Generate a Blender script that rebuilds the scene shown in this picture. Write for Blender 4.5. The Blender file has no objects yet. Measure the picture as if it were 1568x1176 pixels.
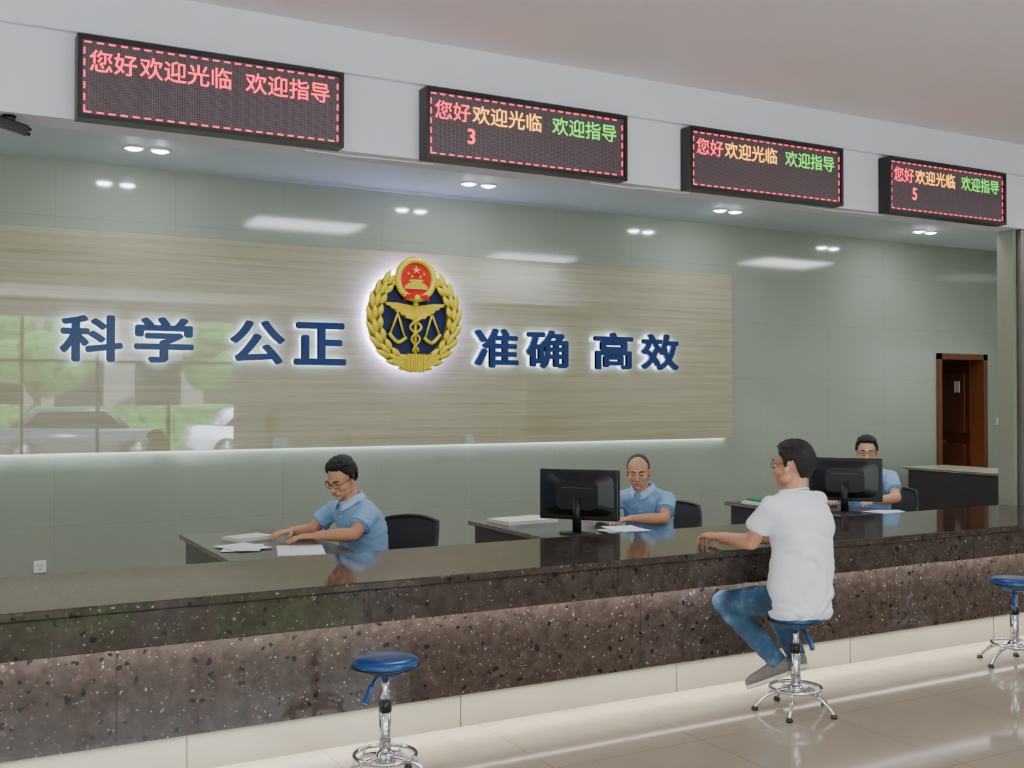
import bpy, bmesh, math, random
from math import sin, cos, pi, radians, atan2, sqrt
from mathutils import Vector, Matrix, noise
random.seed(7)
V = Vector
SC = bpy.context.scene
COL = SC.collection

# ------------------------------------------------------------------ helpers
def c(r, g, b):
    def f(u):
        u /= 255.0
        return u/12.92 if u <= .04045 else ((u+.055)/1.055)**2.4
    return (f(r), f(g), f(b), 1)

def new_mat(name):
    m = bpy.data.materials.new(name); m.use_nodes = True
    nt = m.node_tree
    return m, nt, nt.nodes['Principled BSDF']

def N(nt, t, **kw):
    n = nt.nodes.new(t)
    for k, v in kw.items():
        setattr(n, k, v)
    return n

def coords(nt, scale=(1, 1, 1)):
    tc = N(nt, 'ShaderNodeTexCoord'); mp = N(nt, 'ShaderNodeMapping')
    mp.inputs['Scale'].default_value = scale
    nt.links.new(tc.outputs['Object'], mp.inputs['Vector'])
    return mp.outputs['Vector']

def mixc(nt, fac, a, b, mode='MIX'):
    n = N(nt, 'ShaderNodeMix', data_type='RGBA', blend_type=mode)
    for s, v in ((0, fac), (6, a), (7, b)):
        if hasattr(v, 'is_output'):
            nt.links.new(v, n.inputs[s])
        else:
            n.inputs[s].default_value = v
    return n.outputs[2]

def math_(nt, op, a, b=0.0, cc=None):
    n = N(nt, 'ShaderNodeMath', operation=op)
    for i, v in enumerate((a, b, cc)):
        if v is None: continue
        if hasattr(v, 'is_output'): nt.links.new(v, n.inputs[i])
        else: n.inputs[i].default_value = v
    return n.outputs[0]

def noise_n(nt, vec, scale, detail=3, rough=.5, dist=0):
    n = N(nt, 'ShaderNodeTexNoise')
    n.inputs['Scale'].default_value = scale; n.inputs['Detail'].default_value = detail
    n.inputs['Roughness'].default_value = rough; n.inputs['Distortion'].default_value = dist
    nt.links.new(vec, n.inputs['Vector'])
    return n.outputs['Fac']

def ramp(nt, fac, stops):
    n = N(nt, 'ShaderNodeValToRGB')
    e = n.color_ramp.elements
    while len(e) < len(stops): e.new(.5)
    for i, (p, col) in enumerate(stops):
        e[i].position = p; e[i].color = col
    nt.links.new(fac, n.inputs[0])
    return n.outputs[0]

def bump(nt, b, h, strength=.2, dist=.01):
    n = N(nt, 'ShaderNodeBump')
    n.inputs['Strength'].default_value = strength; n.inputs['Distance'].default_value = dist
    nt.links.new(h, n.inputs['Height']); nt.links.new(n.outputs[0], b.inputs['Normal'])

def M(name, col, rough=.5, metal=0, var=.12, vs=30, es=0, ecol=None, bmp=0, bs=80, spec=.5):
    m, nt, b = new_mat(name)
    vec = coords(nt)
    f = noise_n(nt, vec, vs)
    d = tuple(x*(1-var) for x in col[:3])+(1,)
    l = tuple(min(1, x*(1+var)) for x in col[:3])+(1,)
    nt.links.new(mixc(nt, f, d, l), b.inputs['Base Color'])
    b.inputs['Roughness'].default_value = rough; b.inputs['Metallic'].default_value = metal
    b.inputs['Specular IOR Level'].default_value = spec
    if es:
        b.inputs['Emission Color'].default_value = ecol or col
        b.inputs['Emission Strength'].default_value = es
    if bmp:
        bump(nt, b, noise_n(nt, vec, bs), bmp)
    return m

def tile_mask(nt, axes, w, h, mortar=.004):
    tc = N(nt, 'ShaderNodeTexCoord'); sp = N(nt, 'ShaderNodeSeparateXYZ'); cb = N(nt, 'ShaderNodeCombineXYZ')
    nt.links.new(tc.outputs['Object'], sp.inputs[0])
    nt.links.new(sp.outputs[axes[0]], cb.inputs[0]); nt.links.new(sp.outputs[axes[1]], cb.inputs[1])
    br = N(nt, 'ShaderNodeTexBrick'); br.offset = 0; br.squash = 1
    br.inputs['Scale'].default_value = 1; br.inputs['Brick Width'].default_value = w
    br.inputs['Row Height'].default_value = h; br.inputs['Mortar Size'].default_value = mortar
    br.inputs['Mortar Smooth'].default_value = .1
    nt.links.new(cb.outputs[0], br.inputs['Vector'])
    return br.outputs['Fac']

# ------------------------------------------------------------------ materials
def mat_walltile():
    m, nt, b = new_mat('green_grey_polished_tile')
    f = noise_n(nt, coords(nt), 1.5, 4)
    base = mixc(nt, f, c(152, 157, 145), c(161, 167, 154))
    mk = tile_mask(nt, (0, 2), .9, .6, .002)
    nt.links.new(mixc(nt, mk, base, c(142, 147, 135)), b.inputs['Base Color'])
    b.inputs['Roughness'].default_value = .08
    b.inputs['IOR'].default_value = 1.7
    return m
def mat_travertine():
    m, nt, b = new_mat('banded_travertine')
    v = coords(nt, (.30, 1, 14))
    f1 = noise_n(nt, v, 1.8, 7, .68, .5)
    f2 = noise_n(nt, coords(nt, (.5, 1, 60)), 1.2, 3, .5, .4)
    f = math_(nt, 'ADD', math_(nt, 'MULTIPLY', f1, .7), math_(nt, 'MULTIPLY', f2, .3))
    col = ramp(nt, f, [(.33, c(154, 147, 119)), (.46, c(170, 163, 135)), (.55, c(177, 171, 145)), (.7, c(187, 182, 158))])
    mk = tile_mask(nt, (0, 2), 1.2, 5.0, .0015)
    nt.links.new(mixc(nt, mk, col, c(163, 156, 130)), b.inputs['Base Color'])
    b.inputs['Roughness'].default_value = .012
    b.inputs['IOR'].default_value = 2.1
    return m
def mat_stone():
    m, nt, b = new_mat('dark_breccia_marble')
    vec = coords(nt)
    base = ramp(nt, noise_n(nt, vec, 16, 6, .65, .4), [(.3, c(46, 39, 36)), (.5, c(63, 54, 49)), (.7, c(76, 66, 60))])
    def fleck(scale, lo, dist, col, prev, warp=.1):
        nz = N(nt, 'ShaderNodeTexNoise'); nz.inputs['Scale'].default_value = scale*.8
        nt.links.new(vec, nz.inputs['Vector'])
        vm = N(nt, 'ShaderNodeVectorMath', operation='MULTIPLY_ADD')
        nt.links.new(nz.outputs['Color'], vm.inputs[0]); vm.inputs[1].default_value = (warp,)*3
        nt.links.new(vec, vm.inputs[2])
        vo = N(nt, 'ShaderNodeTexVoronoi'); vo.inputs['Scale'].default_value = scale
        nt.links.new(vm.outputs[0], vo.inputs['Vector'])
        sp = N(nt, 'ShaderNodeSeparateColor'); nt.links.new(vo.outputs['Color'], sp.inputs[0])
        a = math_(nt, 'GREATER_THAN', sp.outputs[0], lo)
        d = math_(nt, 'LESS_THAN', vo.outputs['Distance'], dist)
        return mixc(nt, math_(nt, 'MULTIPLY', a, d), prev, col)
    x = fleck(30, .86, .36, c(32, 27, 25), base, .045)
    x = fleck(26, .92, .30, c(82, 69, 61), x, .05)
    x = fleck(58, .86, .34, c(86, 78, 71), x, .025)
    x = fleck(42, .968, .27, c(130, 124, 122), x, .035)
    x = fleck(90, .965, .32, c(140, 136, 136), x, .015)
    nt.links.new(x, b.inputs['Base Color'])
    b.inputs['Roughness'].default_value = .07
    b.inputs['Specular IOR Level'].default_value = .42
    return m
def mat_floor():
    m, nt, b = new_mat('polished_beige_floor_tile')
    f = noise_n(nt, coords(nt), 2.5, 5, .6, .5)
    base = mixc(nt, f, c(150, 140, 122), c(165, 155, 137))
    mk = tile_mask(nt, (0, 1), .8, .8, .003)
    nt.links.new(mixc(nt, mk, base, c(134, 124, 107)), b.inputs['Base Color'])
    b.inputs['Roughness'].default_value = .08
    b.inputs['Specular IOR Level'].default_value = .75
    return m
def mat_dots(name, bg, es):
    m, nt, b = new_mat(name)
    tc = N(nt, 'ShaderNodeTexCoord'); sp = N(nt, 'ShaderNodeSeparateXYZ')
    nt.links.new(tc.outputs['Object'], sp.inputs[0])
    k = 2*pi/.0076
    a = math_(nt, 'SINE', math_(nt, 'MULTIPLY', sp.outputs[0], k))
    d = math_(nt, 'SINE', math_(nt, 'MULTIPLY', sp.outputs[2], k))
    s = math_(nt, 'ADD', a, d)
    mk = math_(nt, 'GREATER_THAN', s, .2 if es == 0 else -.9)
    if es == 0:
        nt.links.new(mixc(nt, mk, c(52, 46, 50), bg), b.inputs['Base Color'])
        b.inputs['Roughness'].default_value = .45
    else:
        b.inputs['Base Color'].default_value = bg
        b.inputs['Emission Color'].default_value = bg
        nt.links.new(math_(nt, 'ADD', math_(nt, 'MULTIPLY', mk, es*.8), es*.2), b.inputs['Emission Strength'])
    return m
def mat_glass():
    m, nt, b = new_mat('window_glass')
    tr = N(nt, 'ShaderNodeBsdfTransparent'); gl = N(nt, 'ShaderNodeBsdfGlossy'); mx = N(nt, 'ShaderNodeMixShader')
    tr.inputs[0].default_value = (.97, .99, .98, 1); gl.inputs['Roughness'].default_value = .02
    mx.inputs[0].default_value = .04
    nt.links.new(tr.outputs[0], mx.inputs[1]); nt.links.new(gl.outputs[0], mx.inputs[2])
    nt.links.new(mx.outputs[0], nt.nodes['Material Output'].inputs[0])
    return m
def mat_foliage():
    m, nt, b = new_mat('foliage')
    f = noise_n(nt, coords(nt), 6, 6, .7)
    nt.links.new(ramp(nt, f, [(.35, c(30, 60, 25)), (.6, c(90, 150, 60))]), b.inputs['Base Color'])
    b.inputs['Roughness'].default_value = .7
    bump(nt, b, f, 1, .1)
    return m

WALL = mat_walltile(); TRAV = mat_travertine(); STONE = mat_stone(); FLOOR = mat_floor()
PLASTER = M('white_plaster', c(228, 227, 236), .75, var=.02, vs=3)
CEIL = M('ceiling_paint', c(242, 232, 236), .85, var=.02, vs=2)
STAFFC = M('ceiling_paint_cool', c(206, 218, 220), .6, var=.02, vs=2)
PLINTH = M('cream_plinth_marble', c(150, 144, 130), .18, .3, var=.1, vs=5)
LEDW = M('led_strip_white', (1, .97, .92, 1), .5, es=50, ecol=(1, .98, 1, 1))
LEDF = M('led_strip_floor', (1, .97, .9, 1), .5, es=85, ecol=(1, .98, .93, 1))
LEDB = M('led_strip_cool', (.85, .93, 1, 1), .5, es=26, ecol=(.75, .88, 1, 1))
HALO = M('halo_led', (.8, .85, 1, 1), .5, es=11, ecol=(.55, .68, 1, 1))
HALO2 = M('halo_led_violet', (.8, .8, 1, 1), .5, es=36, ecol=(.42, .42, 1, 1))
NAVYL = M('navy_letter_acrylic', c(22, 52, 112), .25, var=.05)
NAVY = M('navy_enamel', c(18, 30, 78), .3, var=.08)
GOLD = M('gold_enamel', c(226, 200, 48), .32, .15, var=.1)
GOLDD = M('gold_dark', c(160, 132, 22), .4, .15, var=.1)
RED = M('red_enamel', c(200, 22, 26), .3, var=.05)
BLACKP = M('black_plastic', c(22, 22, 25), .35, var=.1)
BLACKG = M('black_frame_metal', c(28, 22, 26), .4, var=.1)
DESK = M('dark_desk_laminate', c(62, 56, 58), .25, var=.1, vs=12)
DESKE = M('desk_edge_band', c(120, 112, 108), .35, var=.05)
DESKT = M('pale_table_top', c(195, 190, 170), .25, var=.04)
JAMB = M('grey_green_jamb', c(135, 135, 120), .3, var=.04)
CHROME = M('chrome', c(215, 215, 220), .12, 1, var=.03)
STEEL = M('brushed_steel', c(125, 122, 115), .3, .9, var=.08, vs=8)
BLUEV = M('blue_vinyl', c(18, 66, 128), .25, var=.08)
PAPER = M('paper', c(236, 236, 238), .7, var=.03)
INK = M('paper_print', c(190, 192, 200), .7, var=.05)
CREAMB = M('cream_book_cover', c(225, 226, 200), .5, var=.03)
GREENB = M('green_folder', c(30, 125, 95), .4, var=.05)
MESHF = M('black_mesh_fabric', c(42, 42, 46), .8, var=.2, bmp=.4, bs=300)
DOORW = M('dark_red_wood', c(92, 44, 24), .35, var=.25, vs=6)
DOORF = M('door_frame_wood', c(110, 62, 36), .35, var=.2, vs=8)
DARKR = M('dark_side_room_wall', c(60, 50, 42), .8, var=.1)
WHITEP = M('white_plastic', c(235, 235, 232), .35, var=.02)
SKIN = M('skin', c(214, 160, 130), .5, var=.07, vs=40, bmp=.05, bs=200)
SKIN2 = M('skin_tan', c(202, 146, 114), .5, var=.07, vs=40, bmp=.05, bs=200)
LIPS = M('lips', c(174, 104, 90), .45, var=.05)
EYEW = M('eye_white', c(225, 220, 212), .3, var=.02)
IRIS = M('iris_dark', c(28, 18, 14), .2, var=.05)
HAIR = M('black_hair', c(16, 13, 13), .5, var=.4, vs=120, bmp=.8, bs=160)
HAIRT = M('thin_hair', c(58, 46, 40), .6, var=.4, vs=150, bmp=.6, bs=160)
SHIRTB = M('light_blue_shirt', c(142, 178, 220), .75, var=.05, bmp=.15, bs=60)
SHIRTW = M('white_tshirt', c(230, 233, 244), .8, var=.02, bmp=.12, bs=40)
COLLARB = M('shirt_collar', c(168, 198, 232), .75, var=.04)
SEAM = M('shirt_seam', c(105, 140, 188), .8, var=.04)
TROU = M('navy_trousers', c(32, 36, 52), .8, var=.1)
def mat_jeans():
    m, nt, b = new_mat('blue_denim')
    f = noise_n(nt, coords(nt), 9, 5, .6)
    nt.links.new(ramp(nt, f, [(.3, c(32, 54, 80)), (.55, c(52, 86, 116)), (.75, c(98, 132, 158))]), b.inputs['Base Color'])
    b.inputs['Roughness'].default_value = .85
    bump(nt, b, noise_n(nt, coords(nt), 40), .3)
    return m
JEANS = mat_jeans()
SHOE = M('grey_canvas_shoe', c(112, 104, 98), .7, var=.15, vs=60)
SHOEB = M('black_leather_shoe', c(20, 18, 18), .3)
SOLE = M('rubber_sole', c(205, 200, 190), .6)
GLASSF = M('spectacle_frame', c(35, 28, 28), .3)
PAVE = M('pale_pavement', c(205, 202, 196), .8, var=.1, vs=2)
FOL = mat_foliage(); BARK = M('bark', c(90, 70, 55), .9, var=.3)
CARW = M('white_car_paint', c(230, 232, 235), .2); CARD = M('dark_car_paint', c(60, 65, 75), .2)
BLDG = M('grey_render_facade', c(112, 110, 108), .8, var=.15, vs=1)
GLASSD = M('tinted_glass', c(25, 30, 35), .08)
GLASS = mat_glass()
LEDPANEL = mat_dots('led_matrix_unlit', c(122, 102, 112), 0)
LRED = mat_dots('led_red', (1, .015, .06, 1), 4)
LYEL = mat_dots('led_amber', (1, .42, .02, 1), 4)
LGRN = mat_dots('led_green', (.10, .85, .05, 1), 2)
LDASH = M('led_red_border', (1, .02, .06, 1), .5, es=3, ecol=(1, .015, .07, 1))
LAMP = M('downlight_diffuser', (1, 1, 1, 1), .5, es=150, ecol=(.9, .96, 1, 1))
FILLHALL = M('hall_fill_panel_diffuser', (1, 1, 1, 1), .5, es=24, ecol=(1, .97, .97, 1))
FILLSTAFF = M('staff_fill_panel_diffuser', (1, 1, 1, 1), .5, es=15, ecol=(.95, 1, .99, 1))

# ------------------------------------------------------------------ mesh helpers
def empty(name, loc=(0, 0, 0), rz=0):
    e = bpy.data.objects.new(name, None); COL.objects.link(e)
    e.location = loc; e.rotation_euler = (0, 0, rz); e.empty_display_size = .1
    return e
def finish(bm, name, mat, parent=None, smooth=False, recalc=True):
    if recalc: bmesh.ops.recalc_face_normals(bm, faces=bm.faces)
    me = bpy.data.meshes.new(name); bm.to_mesh(me); bm.free()
    if mat: me.materials.append(mat)
    if smooth:
        me.polygons.foreach_set('use_smooth', [True]*len(me.polygons))
    o = bpy.data.objects.new(name, me); COL.objects.link(o)
    if parent: o.parent = parent
    return o
def abox(bm, x0, x1, y0, y1, z0, z1, bev=0, rot=None):
    r = bmesh.ops.create_cube(bm, size=1)
    vs = r['verts']
    for v in vs:
        v.co = V(((x0+x1)/2+v.co.x*(x1-x0), (y0+y1)/2+v.co.y*(y1-y0), (z0+z1)/2+v.co.z*(z1-z0)))
    if rot is not None:
        for v in vs: v.co = rot @ v.co
    if bev:
        es = list({e for v in vs for e in v.link_edges})
        bmesh.ops.bevel(bm, geom=es, offset=bev, segments=2, affect='EDGES', profile=.5)
def box(name, x0, x1, y0, y1, z0, z1, mat, parent=None, bev=0, rot=None):
    bm = bmesh.new(); abox(bm, x0, x1, y0, y1, z0, z1, bev, rot)
    return finish(bm, name, mat, parent)
def ell(bm, ce, r, rot=None, u=20, vv=14):
    res = bmesh.ops.create_uvsphere(bm, u_segments=u, v_segments=vv, radius=1)
    ce = V(ce)
    if not hasattr(r, '__len__'): r = (r, r, r)
    for v in res['verts']:
        p = V((v.co.x*r[0], v.co.y*r[1], v.co.z*r[2]))
        if rot is not None: p = rot @ p
        v.co = ce+p
def frame(d):
    d = d.normalized()
    a = V((0, 0, 1)) if abs(d.z) < .9 else V((1, 0, 0))
    x = d.cross(a).normalized(); y = d.cross(x).normalized()
    return x, y
def ring_loft(bm, rings, n=20, cap=True, power=2.0):
    loops = []
    for ce, ux, uy in rings:
        lp = []
        for i in range(n):
            a = 2*pi*i/n
            ca, sa = cos(a), sin(a)
            ca = math.copysign(abs(ca)**(2/power), ca); sa = math.copysign(abs(sa)**(2/power), sa)
            lp.append(bm.verts.new(V(ce)+V(ux)*ca+V(uy)*sa))
        loops.append(lp)
    for a, b in zip(loops, loops[1:]):
        for i in range(n):
            bm.faces.new((a[i], a[(i+1) % n], b[(i+1) % n], b[i]))
    if cap:
        bm.faces.new(loops[0][::-1]); bm.faces.new(loops[-1])
def cone(bm, p0, p1, r0, r1, round_=True, n=18):
    p0, p1 = V(p0), V(p1)
    x, y = frame(p1-p0)
    ring_loft(bm, [(p0, x*r0, y*r0), (p1, x*r1, y*r1)], n)
    if round_:
        ell(bm, p0, r0, u=16, vv=10); ell(bm, p1, r1, u=16, vv=10)
def tube(bm, pts, r, n=10, closed=False):
    pts = [V(p) for p in pts]; m = len(pts); loops = []
    prev = None
    for i, p in enumerate(pts):
        if closed: t = pts[(i+1) % m]-pts[i-1]
        else: t = pts[min(i+1, m-1)]-pts[max(i-1, 0)]
        t.normalize()
        if prev is None: x, y = frame(t)
        else:
            x = (prev-t*prev.dot(t)).normalized(); y = t.cross(x)
        prev = x
        rr = r[i] if hasattr(r, '__len__') else r
        loops.append([bm.verts.new(p+x*rr*cos(2*pi*k/n)+y*rr*sin(2*pi*k/n)) for k in range(n)])
    prs = list(zip(loops, loops[1:]))
    if closed: prs.append((loops[-1], loops[0]))
    for a, b in prs:
        for k in range(n):
            bm.faces.new((a[k], a[(k+1) % n], b[(k+1) % n], b[k]))
    if not closed:
        bm.faces.new(loops[0][::-1]); bm.faces.new(loops[-1])
def cat(pts, k=6):
    pts = [V(p) for p in pts]; out = []
    for i in range(len(pts)-1):
        p0 = pts[max(i-1, 0)]; p1 = pts[i]; p2 = pts[i+1]; p3 = pts[min(i+2, len(pts)-1)]
        for j in range(k):
            t = j/k
            out.append(.5*((2*p1)+(-p0+p2)*t+(2*p0-5*p1+4*p2-p3)*t*t+(-p0+3*p1-3*p2+p3)*t**3))
    out.append(pts[-1]); return out
def lathe(bm, prof, ce=(0, 0, 0), n=32):
    ce = V(ce)
    ring_loft(bm, [(ce+V((0, 0, z)), V((r, 0, 0)), V((0, r, 0))) for r, z in prof], n)
def circ(ce, r, n=40, ax=0):
    ce = V(ce)
    return [ce+V((r*cos(2*pi*i/n), r*sin(2*pi*i/n), 0)) for i in range(n)]
def prism(bm, pts, y0, y1):
    a = [bm.verts.new((p[0], y0, p[1])) for p in pts]; b = [bm.verts.new((p[0], y1, p[1])) for p in pts]
    n = len(pts)
    bm.faces.new(a); bm.faces.new(b[::-1])
    for i in range(n): bm.faces.new((a[i], b[i], b[(i+1) % n], a[(i+1) % n]))
def remesh(bm, name, mat, parent, vox, sm=3, disp=None):
    bmesh.ops.recalc_face_normals(bm, faces=bm.faces)
    me = bpy.data.meshes.new(name); bm.to_mesh(me); bm.free()
    o = bpy.data.objects.new(name, me); COL.objects.link(o)
    md = o.modifiers.new('r', 'REMESH'); md.mode = 'VOXEL'; md.voxel_size = vox; md.adaptivity = 0
    if sm:
        s = o.modifiers.new('s', 'SMOOTH'); s.factor = .5; s.iterations = sm
    dg = bpy.context.evaluated_depsgraph_get()
    m2 = bpy.data.meshes.new_from_object(o.evaluated_get(dg))
    o.modifiers.clear(); o.data = m2; bpy.data.meshes.remove(me)
    m2.name = name
    if disp:
        nr = [v.normal.copy() for v in m2.vertices]
        for v, nn in zip(m2.vertices, nr):
            v.co += nn*disp(v.co)
    m2.materials.clear(); m2.materials.append(mat)
    m2.polygons.foreach_set('use_smooth', [True]*len(m2.polygons))
    if parent: o.parent = parent
    return o
def text_mesh(body, name, w, h, mat, parent, x, y, z, depth=0, bold=.0, keep=False):
    cu = bpy.data.curves.new(name, 'FONT'); cu.body = body; cu.size = 1
    cu.resolution_u = 4
    if depth: cu.extrude = .1
    to = bpy.data.objects.new(name, cu); COL.objects.link(to)
    dg = bpy.context.evaluated_depsgraph_get()
    me = bpy.data.meshes.new_from_object(to.evaluated_get(dg))
    bpy.data.objects.remove(to)
    if bold:
        bm = bmesh.new()
        for i in range(8):
            n0 = len(bm.verts)
            bm.from_mesh(me); bm.verts.ensure_lookup_table()
            a = 2*pi*(i+.5)/8
            for v in bm.verts[n0:]:
                v.co.x += bold*cos(a); v.co.y += bold*sin(a); v.co.z += (i*.0006 if depth else i*.00002)
        bm.to_mesh(me); bm.free()
    xs = [v.co.x for v in me.vertices]; ys = [v.co.y for v in me.vertices]
    cx, cy = (min(xs)+max(xs))/2, (min(ys)+max(ys))/2
    sx = w/(max(xs)-min(xs)); sy = h/(max(ys)-min(ys))
    for v in me.vertices:
        zz = v.co.z*(depth/.2) if depth else v.co.z
        v.co = V(((v.co.x-cx)*sx, -zz, (v.co.y-cy)*sy))
    me.materials.clear(); me.materials.append(mat)
    o = bpy.data.objects.new(name, me); COL.objects.link(o); o.location = (x, y, z)
    if parent: o.parent = parent
    return o

# ------------------------------------------------------------------ room shell
YW = 9.0; CZ = 3.45; XL = -5.0; XR = 12.2; YF = -4.0
box('floor', XL, XR, YF, YW+.0, -.1, 0, FLOOR)
box('ceiling', XL-.2, XR+.2, YF-.2, YW+.2, CZ, CZ+.2, CEIL)
box('ceiling_staff_area', XL, XR, 5.35, YW, CZ-.012, CZ-.001, STAFFC)
bm = bmesh.new()
abox(bm, XL, 10.80, YW, YW+.15, 0, CZ); abox(bm, 11.70, XR, YW, YW+.15, 0, CZ); abox(bm, 10.80, 11.70, YW, YW+.15, 2.13, CZ)
finish(bm, 'wall_back', WALL)
box('wall_right', XR, XR+.15, YF, YW+.15, 0, CZ, WALL)
box('wall_left', XL-.15, XL, YF, YW+.15, 0, CZ, PLASTER)
bm = bmesh.new()
abox(bm, 5.6, XR, YF-.2, YF, 0, CZ); abox(bm, XL, 5.6, YF-.2, YF, 3.1, CZ); abox(bm, XL, 5.6, YF-.2, YF, 0, .12)
finish(bm, 'wall_front', PLASTER)
e = empty('window_1')
k = 0
x = XL
while x < 5.61:
    box('mullion_%d' % k, x-.03, x+.03, YF-.12, YF-.04, .12, 3.1, STEEL, e); x += 10.6/8; k += 1
box('transom', XL, 5.6, YF-.12, YF-.04, 2.25, 2.31, STEEL, e)
box('pane', XL, 5.6, YF-.085, YF-.08, .12, 3.1, GLASS, e)

# header beam + cornice
bm = bmesh.new()
abox(bm, XL, XR, 5.15, 5.35, 2.84, CZ); abox(bm, XL, XR, 5.115, 5.15, 3.225, CZ)
finish(bm, 'wall_header', PLASTER)
# column
e = empty('corner_pillar')
box('shaft', 7.11, 7.70, 5.16, 5.34, .0, 2.84, STEEL, e, .006)
box('light_jamb', 7.075, 7.11, 5.20, 5.34, .0, 2.84, JAMB, e, .004)
for i in range(4):
    box('reveal_%d' % i, 7.15+i*.13, 7.158+i*.13, 5.155, 5.165, 0, 2.84, BLACKG, e)

# travertine feature panel
e = empty('feature_wall_panel')
box('travertine_slab', .15, 7.57, 8.94, 8.975, 1.165, 2.90, TRAV, e, .002)
box('backing_batten', .2, 7.5, 8.975, 9.0, 1.24, 2.85, STEEL, e)
box('led_strip', .2, 7.5, 8.955, 8.995, 1.18, 1.19, LEDB, e)
# outlet
e = empty('wall_outlet', (.80, 9.0, .30))
box('plate', -.045, .045, -.012, 0, -.045, .045, WHITEP, e, .003)
for dx in (-.012, .012): box('slot', dx-.002, dx+.002, -.0135, -.011, .0, .016, BLACKP, e)
box('slot_earth', -.012, .012, -.0135, -.011, -.02, -.016, BLACKP, e)

# door
e = empty('door_1')
bm = bmesh.new()
abox(bm, 10.80, 10.87, 8.97, 9.17, 0, 2.13); abox(bm, 11.63, 11.70, 8.97, 9.17, 0, 2.13); abox(bm, 10.80, 11.70, 8.97, 9.17, 2.06, 2.13)
finish(bm, 'frame', DOORF, e)
Rl = Matrix.Translation((11.62, 9.17, 0)) @ Matrix.Rotation(radians(-108), 4, 'Z')
def dbox(n, x0, x1, y0, y1, z0, z1, m): box(n, x0, x1, y0, y1, z0, z1, m, e, .003, Rl)
dbox('leaf', -.74, 0, 0, .04, .01, 2.05, DOORW)
dbox('leaf_panel_top', -.64, -.1, -.012, 0, 1.15, 1.9, DOORF)
dbox('leaf_panel_low', -.64, -.1, -.012, 0, .2, 1.0, DOORF)
dbox('handle', -.70, -.60, -.05, -.01, 1.0, 1.03, CHROME)
dbox('notice_plate', -.30, -.20, -.018, -.012, 1.66, 1.80, WHITEP)
bm = bmesh.new()
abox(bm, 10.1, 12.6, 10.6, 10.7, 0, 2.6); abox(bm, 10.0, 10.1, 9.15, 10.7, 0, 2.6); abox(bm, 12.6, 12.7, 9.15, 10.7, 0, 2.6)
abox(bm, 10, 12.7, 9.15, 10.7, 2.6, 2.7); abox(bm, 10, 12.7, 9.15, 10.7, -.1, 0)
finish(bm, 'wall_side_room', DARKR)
box('light_switch', 11.9, 11.985, 8.99, 9.0, 1.25, 1.335, WHITEP, None, .003)

# ------------------------------------------------------------------ counter
CX0, CX1 = -4.0, 9.5
e = empty('reception_counter')
box('top_slab', CX0, CX1, 4.385, 5.28, .765, .80, STONE, e, .006)
box('upper_fascia', CX0, CX1, 4.40, 4.54, .618, .765, STONE, e, .004)
box('lower_body', CX0, CX1, 4.63, 5.20, .205, .765, STONE, e)
box('stone_apron', CX0, CX1, 4.63, 4.642, .182, .206, STONE, e)
box('plinth', CX0, CX1, 4.72, 5.15, 0, .205, PLINTH, e)
box('upper_led_strip', CX0, CX1, 4.545, 4.565, .632, .640, LEDW, e)
box('led_channel', CX0, CX1, 4.54, 4.63, .642, .70, PLASTER, e)
box('floor_led_strip', CX0, CX1, 4.65, 4.67, .196, .2045, LEDF, e)
box('led_shield', CX0, CX1, 4.675, 4.680, .18, .2045, STONE, e)
bm = bmesh.new()
x = CX0+.5
while x < CX1:
    abox(bm, x, x+.0012, 4.3985, 4.401, .62, .76); abox(bm, x+.3, x+.3012, 4.6285, 4.631, .207, .63); abox(bm, x+.6, x+.602, 4.718, 4.721, 0, .2)
    x += 1.3
finish(bm, 'stone_joints', BLACKG, e)

# ------------------------------------------------------------------ LED signs
def led_sign(x0, x1, kind, digit=None):
    w = x1-x0; h = .37
    e = empty('led_display_sign', ((x0+x1)/2, 5.05, 3.015))
    bm = bmesh.new(); t = .018
    abox(bm, -w/2, w/2, .02, .095, -h/2, h/2)
    abox(bm, -w/2, w/2, 0, .02, h/2-t, h/2); abox(bm, -w/2, w/2, 0, .02, -h/2, -h/2+t)
    abox(bm, -w/2, -w/2+t, 0, .02, -h/2+t, h/2-t); abox(bm, w/2-t, w/2, 0, .02, -h/2+t, h/2-t)
    finish(bm, 'housing', BLACKG, e)
    box('led_matrix', -w/2+t, w/2-t, .012, .02, -h/2+t, h/2-t, LEDPANEL, e)
    bm = bmesh.new()
    xi, zi = w/2-t-.012, h/2-t-.012; s = .03; g = .021
    x = -xi
    while x < xi-s:
        for zz in (zi, -zi): abox(bm, x, x+s, .009, .012, zz-.0035, zz+.0035)
        x += s+g
    z = -zi
    while z < zi-s:
        for xx in (xi, -xi): abox(bm, xx-.0035, xx+.0035, .009, .012, z, z+s)
        z += s+g
    finish(bm, 'border_leds', LDASH, e)
    L = -w/2+.045; cw = (w-.10)/10.6; ch = .098
    parts = [('您好', 0, 2), ('欢迎光临', 2, 4), ('欢迎指导', 6.5, 4)]
    mats = [LRED]*3 if kind == 0 else [LRED, LYEL, LGRN]
    for (tx, st, n), m in zip(parts, mats):
        text_mesh(tx, 'led_text', cw*n-.012, ch, m, e, L+cw*(st+n/2), .009, .075, 0, .012)
    if digit:
        text_mesh(digit, 'led_digit', .045, .082, LRED, e, L+cw*2, .009, -.045, 0, .02)
    return e
led_sign(.59, 1.82, 0)
led_sign(2.265, 3.515, 1, '3')
led_sign(3.965, 5.20, 1)
led_sign(5.62, 6.80, 1, '5')
bm = bmesh.new()
for a, b_ in ((1.82, 2.27), (3.51, 3.97), (5.2, 5.62)):
    tube(bm, cat([(a-.15, 5.2, 2.832), (a+.1, 5.19, 2.826), ((a+b_)/2, 5.2, 2.832), (b_+.1, 5.2, 2.833)]), .004, 6)
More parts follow.
